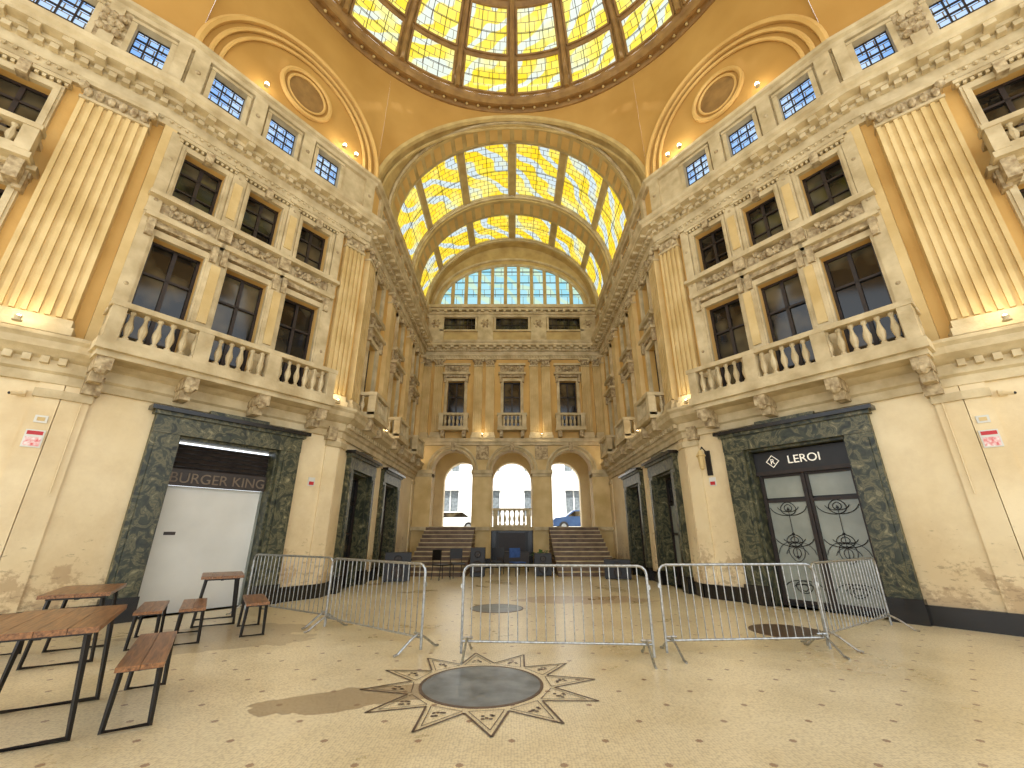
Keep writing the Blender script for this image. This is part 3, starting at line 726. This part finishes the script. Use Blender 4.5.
# ------------------------------------------------------------------ doors
def text(s,g,uc,n,z,size,m,parent,name):
    c=bpy.data.curves.new(name,'FONT'); c.body=s; c.size=size; c.align_x='CENTER'; c.extrude=.008; c.materials.append(m)
    o=bpy.data.objects.new(name,c); COL.objects.link(o); o.parent=parent
    nv=Vector((g.side*g.n[0],g.n[1],0)); up=Vector((0,0,1)); r=(-nv).cross(up); p=Vector(g.W(uc,n,z))
    o.matrix_world=Matrix(((r.x,up.x,nv.x,p.x),(r.y,up.y,nv.y,p.y),(r.z,up.z,nv.z,p.z),(0,0,0,1)))
DN=[0]
def frame(mb,g,uc,ow,oh,leg,h):
    a,b=uc-ow/2,uc+ow/2
    for x0,x1 in ((a-leg,a),(b,b+leg)):
        mb.box(g,x0,x1,0,.12,0,oh,marb); mb.box(g,x0+.08,x1-.08,.12,.15,.45,oh-.1,marb); mb.box(g,x0-.03,x1+.03,0,.17,0,.38,black)
    mb.box(g,a-leg,b+leg,0,.14,oh,oh+h*.6,marb); mb.box(g,a-leg-.05,b+leg+.05,0,.2,oh+h*.6,oh+h*.72,marb); mb.box(g,a-leg-.12,b+leg+.12,0,.28,oh+h*.72,oh+h*.86,black)
    mb.box(g,uc-ow*.3,uc+ow*.3,0,.2,oh+h*.86,oh+h*1.02,marb)
    mb.box(g,a,a+.05,-.35,0,0,oh,marb); mb.box(g,b-.05,b,-.35,0,0,oh,marb); mb.box(g,a,b,-.35,0,oh-.05,oh,marb)
g=segs[1]['D']; uc=DU; mb=MB(); frame(mb,g,uc,DOORW,DOORH,.45,.56)
a,b=uc-.92,uc+.92
mb.box(g,a,b,-.38,-.34,0,3.17,iron)
mb.box(g,a,b,-.34,-.2,2.72,3.15,iron); mb.box(g,a,b,-.22,-.16,2.64,2.72,bars)
for x0,x1 in ((a+.06,uc-.04),(uc+.04,b-.06)):
    mb.box(g,x0,x1,-.34,-.31,.12,2.05,greyw); mb.box(g,x0,x1,-.34,-.31,2.15,2.6,greyw)
    for xx in (x0,x1): mb.box(g,xx-.03,xx+.03,-.31,-.26,0,2.64,bars)
    for z in (.1,2.08,2.62): mb.box(g,x0,x1,-.31,-.27,z-.03,z+.03,bars)
    c=(x0+x1)/2
    for z,s,k0 in ((1.0,1,1),(.35,1,.6),(1.95,-1,.7),(1.3,-1,.6)):
        for q in (-1,1):
            for sc in (1,.55):
                mb.tube([g.W(c+q*.34*(1-.75*(k/16))*sc*math.cos(k*.28)+q*.02,-.29,z+s*k0*.3*sc*(1-.5*k/16)*math.sin(k*.28)) for k in range(17)],.007,iron,seg=4)
    mb.tube([g.W(c,-.29,.9),g.W(c,-.29,1.95)],.007,iron,seg=4)
    for z in (.95,1.15,1.4,1.9): mb.blob(g.W(c,-.29,z),.026,iron)
mb.box(g,uc-.02,uc+.02,-.31,-.22,0,2.64,bars)
mb.tube([g.W(uc-.52+.13*math.cos(k*PI/2),-.185,2.93+.13*math.sin(k*PI/2)) for k in range(4)],.012,signw,closed=True)
DN[0]+=1; o=mb.make('door_%d'%DN[0])
text('LEROI',g,uc+.1,-.18,2.85,.24,signw,o,'sign_text'); text('R',g,uc-.52,-.18,2.87,.16,signw,o,'logo_letter')
g=segs[-1]['D']; mb=MB(); frame(mb,g,uc,DOORW,DOORH,.45,.56)
mb.box(g,a,b,-.36,-.3,0,2.3,white); mb.box(g,a,a+.04,-.3,-.27,0,2.3,greyw); mb.box(g,b-.04,b,-.3,-.27,0,2.3,greyw)
mb.box(g,uc+.5,uc+.75,-.3,-.29,1.35,1.55,white); mb.box(g,uc+.53,uc+.72,-.29,-.287,1.38,1.44,slat)
z=2.32
while z<3.12:
    mb.hexa([g.W(a,-.36,z),g.W(b,-.36,z),g.W(b,-.24,z),g.W(a,-.24,z),g.W(a,-.36,z+.085),g.W(b,-.36,z+.085),g.W(b,-.3,z+.085),g.W(a,-.3,z+.085)],slat); z+=.09
mb.box(g,a,b,-.24,-.2,2.3,2.62,slat)
DN[0]+=1; o=mb.make('door_%d'%DN[0]); text('BURGER KING',g,uc,-.19,2.36,.28,sign_grey,o,'sign_text')
for sd in (1,-1):
    for u in CD:
        g=segs[sd]['C']; mb=MB(); frame(mb,g,u,1.6,3.1,.34,.55)
        mb.box(g,u-.77,u+.77,-.38,-.34,0,3.05,iron)
        for x0,x1 in ((u-.7,u-.04),(u+.04,u+.7)):
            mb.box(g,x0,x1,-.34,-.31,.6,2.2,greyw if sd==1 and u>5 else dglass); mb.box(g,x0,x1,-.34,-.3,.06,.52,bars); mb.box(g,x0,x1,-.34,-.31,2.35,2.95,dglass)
            for xx in (x0,x1): mb.box(g,xx-.03,xx+.03,-.31,-.26,0,3.0,bars)
            for z in (.04,.56,1.4,2.27,3.0): mb.box(g,x0,x1,-.31,-.27,z-.03,z+.03,bars)
        DN[0]+=1; mb.make('door_%d'%DN[0])
# ------------------------------------------------------------------ wall fittings
for sd in (1,-1):
    E=segs[sd]['E']; Dd=segs[sd]['D']
    mb=MB(); mb.box(E,.02,.24,.051,.07,2.7,2.98,white); mb.box(E,.04,.22,.07,.075,2.72,2.86,pink); mb.box(E,.04,.22,.07,.075,2.9,2.96,redm); mb.make('notice_sign')
    mb=MB(); mb.box(E,.05,.2,.051,.07,3.1,3.22,white); mb.box(E,.08,.17,.07,.075,3.13,3.19,pilas); mb.make('notice_sign')
    mb=MB(); mb.box(Dd,.5,.66,.001,.02,2.5,2.7,white); mb.box(Dd,.52,.64,.02,.025,2.52,2.6,redm); mb.make('notice_sign')
    mb=MB(); mb.box(E,.4,.5,.002,.06,3.5,3.6,cream); mb.tube([E.W(.45,.06,3.55),E.W(.45,.16,3.55)],.015,cream); mb.tube([E.W(.39,.16,3.52),E.W(.53,.24,3.48)],.03,cream,seg=10); mb.blob(E.W(.53,.24,3.48),.024,iron); mb.make('security_camera')
    mb=MB(); mb.tube([E.W(.9,.03,.3),E.W(.9,.03,3.8)],.015,cream); mb.tube([Dd.W(LD-.25,.08,2.0),Dd.W(LD-.25,.08,3.8)],.01,cream); mb.make('wall_conduit')
g=segs[1]['D']; mb=MB()
mb.box(g,.5,.62,0.002,.05,2.75,3.35,iron); mb.tube([g.W(.56,.04,3.3),g.W(.56,.25,3.42),g.W(.56,.34,3.3)],.018,iron)
mb.lathe(g.W(.56,.34,2.85),[(.02,0),(.06,.04),(.09,.32),(.12,.34),(.05,.45),(.01,.5)],8,pilas); mb.blob(g.W(.56,.34,3.02),.055,lampm); mb.make('wall_lantern')
g=segs[-1]['E']; mb=MB(); mb.box(g,.4,.7,0.002,.03,.42,.62,iron)
for i in range(5): mb.box(g,.42,.68,.03,.045,.44+i*.036,.455+i*.036,slat)
mb.make('vent_grille')
# ------------------------------------------------------------------ furniture
def place(o,x,y,rot): o.location=(x,y,0); o.rotation_euler=(0,0,rot)
def table(x,y,rot,L=1.35,Wd=.72):
    mb=MB()
    for i in range(4):
        w=Wd/4; mb.box(None,-L/2,L/2,-Wd/2+i*w+.002,-Wd/2+(i+1)*w-.002,.71,.75,woodm)
    for x_ in (-L/2+.15,L/2-.15):
        mb.tube([(x_,-Wd/2+.08,.71),(x_,-Wd/2+.02,.02),(x_,Wd/2-.02,.02),(x_,Wd/2-.08,.71)],.024,iron,seg=4)
        mb.box(None,x_-.025,x_+.025,-Wd/2+.05,Wd/2-.05,.68,.71,iron)
    mb.box(None,-L/2+.15,L/2-.15,-.02,.02,.67,.7,iron); 
    place(mb.make('picnic_table'),x,y,rot)
def bench(x,y,rot,L=1.35,Wd=.3):
    mb=MB()
    for i in range(2):
        w=Wd/2; mb.box(None,-L/2,L/2,-Wd/2+i*w+.002,-Wd/2+(i+1)*w-.002,.42,.455,woodm)
    for x_ in (-L/2+.12,L/2-.12):
        mb.tube([(x_,-Wd/2+.03,.42),(x_,-Wd/2+.01,.02),(x_,Wd/2-.01,.02),(x_,Wd/2-.03,.42)],.022,iron,seg=4)
        mb.box(None,x_-.02,x_+.02,-Wd/2+.03,Wd/2-.03,.395,.42,iron)
    mb.box(None,-L/2+.12,L/2-.12,-.015,.015,.39,.415,iron)
    place(mb.make('wooden_bench'),x,y,rot)
rt=math.atan2(-.83,.55)
table(-3.72,3.9,rt,1.25,.7); bench(-3.22,4.32,rt,1.35); bench(-4.3,3.5,rt)
table(-5.35,5.85,rt,1.15,.62); bench(-5.0,6.55,rt,1.1); bench(-5.95,5.55,rt,1.1); bench(-4.6,6.8,rt,1.1)
table(-5.0,7.95,rt,1.0,.6); bench(-4.0,7.3,rt,1.1)
def barrier(x0,y0,x1,y1):
    mb=MB(); L=math.hypot(x1-x0,y1-y0); H=1.02; b=.16; r=.1; t=.017
    fr=[(0,0,b+r),(0,0,H-r)]+[(r-r*math.cos(a),0,H-r+r*math.sin(a)) for a in (PI/6,PI/3,PI/2)]+[(L-r+r*math.sin(a),0,H-r+r*math.cos(a)) for a in (0,PI/6,PI/3,PI/2)]+[(L,0,b+r)]
    mb.tube([(0,0,.03)]+fr+[(L,0,.03)],t,steel,seg=8)
    mb.tube([(0,0,b),(L,0,b)],t*.8,steel,seg=8)
    k=20
    for i in range(1,k): mb.tube([(L*i/k,0,b),(L*i/k,0,H)],.0075,steel,seg=5)
    for u in (.07,L-.07):
        mb.tube([(u,-.36,.012),(u,-.3,.02),(u,-.12,.14),(u,0,.2),(u,.12,.14),(u,.3,.02),(u,.36,.012)],.015,steel,seg=6)
        mb.tube([(u-.07,0,.2),(u+.07,0,.2)],.014,steel)
    mb.box(None,-.03,.0,-.012,.012,.75,.8,steel); mb.box(None,L,L+.03,-.012,.012,.75,.8,steel)
    place(mb.make('crowd_barrier'),x0,y0,math.atan2(y1-y0,x1-x0))
barrier(-5.1,9.0,-3.02,7.7); barrier(-2.95,7.5,-1.15,6.1); barrier(-.62,5.92,1.68,5.75); barrier(1.9,5.95,4.02,6.12); barrier(4.12,6.3,6.05,7.6)
def speaker(x,y,w,h,rot=0,d=.4):
    mb=MB(); mb.box(None,-w/2,w/2,-d/2,d/2,.03,h,iron)
    for zc,r in ((h*.35,min(w*.38,h*.22)),(h*.76,min(w*.22,h*.14))):
        rows=[[(rr*math.cos(2*PI*k/16),-d/2-.012-yy,zc+rr*math.sin(2*PI*k/16)) for k in range(16)] for rr,yy in ((r,0),(r*.92,.02),(r*.8,0),(r*.3,-.0),(.01,.01))]
        mb.grid(rows,slat,True)
    for sx in (-1,1): 
        for sy in (-1,1): mb.blob((sx*(w/2-.05),sy*(d/2-.05),.02),.03,iron)
    place(mb.make('loudspeaker'),x,y,rot)
speaker(-3.6,14.4,.8,.85,.2); speaker(3.5,15.2,.85,.6,-.2); speaker(-1.2,16.0,.5,.95); speaker(1.1,16.3,.6,.75)
def chair(x,y,rot,m=iron):
    mb=MB(); 
    mb.box(None,-.22,.22,-.22,.22,.43,.47,m)
    mb.box(None,-.22,.22,.2,.23,.6,.92,m)
    for sx in (-.2,.2):
        mb.tube([(sx,-.2,.43),(sx,-.22,.01)],.014,iron); mb.tube([(sx,.24,.01),(sx,.2,.45),(sx,.23,.92)],.014,iron)
    place(mb.make('chair'),x,y,rot)
chair(-1.85,15.5,.4); chair(-2.3,14.9,2.4); chair(-.55,16.6,-.2); chair(.2,16.2,.5,bluem)
mb=MB(); mb.box(None,-.6,.6,-.3,.3,.7,.74,iron)
for sx in (-.55,.55):
    for sy in (-.25,.25): mb.tube([(sx,sy,.01),(sx,sy,.7)],.02,iron)
mb.box(None,-.58,.58,-.29,-.27,.2,.7,slat)
place(mb.make('display_table'),.1,18.2,0)
mb=MB(); mb.lathe((0,0,0),[(.01,.01),(.14,.01),(.2,.35),(.22,.36),(.2,.38),(.17,.36),(.01,.34)],14,stepm)
for i in range(26):
    a_=i*2.4; l=.25+.2*random.random(); e=.6+.6*random.random()
    p=Vector((.06*math.cos(a_),.06*math.sin(a_),.36)); q=p+Vector((math.cos(a_)*l*.6,math.sin(a_)*l*.6,l*e)); r_=p+Vector((math.cos(a_)*l,math.sin(a_)*l,l*e*.8))
    s=Vector((-math.sin(a_),math.cos(a_),0))*.045
    mb.face([p,q-s,r_,q+s],leafm)
o=mb.make('potted_plant',recalc=False); place(o,1.1,17.5,0); o2=o.copy(); o2.name='potted_plant.001'; COL.objects.link(o2); place(o2,1.1,18.6,1)
# ------------------------------------------------------------------ lamps
def lamp(g,u,n,z,power,name='uplight',r=.03,col=(1,.84,.58)):
    p=g.W(u,n,z); mb=MB()
    mb.lathe((p[0],p[1],p[2]-.08),[(.001,0),(.06,0),(.06,.02),(.035,.03),(.045,.07),(.05,.08)],12,stone); mb.blob(p,r,lampm,seg=10,rg=6)
    o=mb.make(name)
    l=bpy.data.lights.new(name+'_light','POINT'); l.energy=power; l.color=col; l.shadow_soft_size=.08
    lo=bpy.data.objects.new(name+'_light',l); COL.objects.link(lo); lo.location=(p[0],p[1],p[2]+.14); lo.parent=o
zl=ZC+.08
for sd in (1,-1):
    S=segs[sd]
    lamp(S['E'],.7,.55,zl,7); lamp(S['D'],.42,.4,zl,6); lamp(S['C'],6.05,.35,zl,7); lamp(S['C'],.8,.35,zl,7)
    for u in (.95,1.35,LD-1.5): lamp(S['D'],u,.3,ZT+.14,7,'floodlight',.055,(1,.94,.8))
for c in PC[1:3]: lamp(BK,c,.5,5.8,6)
# ------------------------------------------------------------------ world, daylight & camera
w=bpy.data.worlds.new('World'); scene.world=w; w.use_nodes=True
bg=w.node_tree.nodes['Background']; bg.inputs[0].default_value=(.86,.93,1,1); bg.inputs[1].default_value=2.25
sl=bpy.data.lights.new('sun','SUN'); sl.energy=9; sl.angle=.02; sl.color=(1,.97,.92)
so=bpy.data.objects.new('sun',sl); COL.objects.link(so); so.rotation_euler=(30*D2R,0,0)
scene.view_settings.view_transform='Standard'; scene.view_settings.look='None'; scene.view_settings.exposure=.0
cam=bpy.data.cameras.new('camera'); co=bpy.data.objects.new('camera',cam); COL.objects.link(co)
cam.sensor_width=36; cam.lens=36*420/1024; cam.clip_start=.05; cam.clip_end=200
co.location=(0,0,1.4); co.rotation_euler=((90+19.65)*D2R,0,0)
scene.camera=co
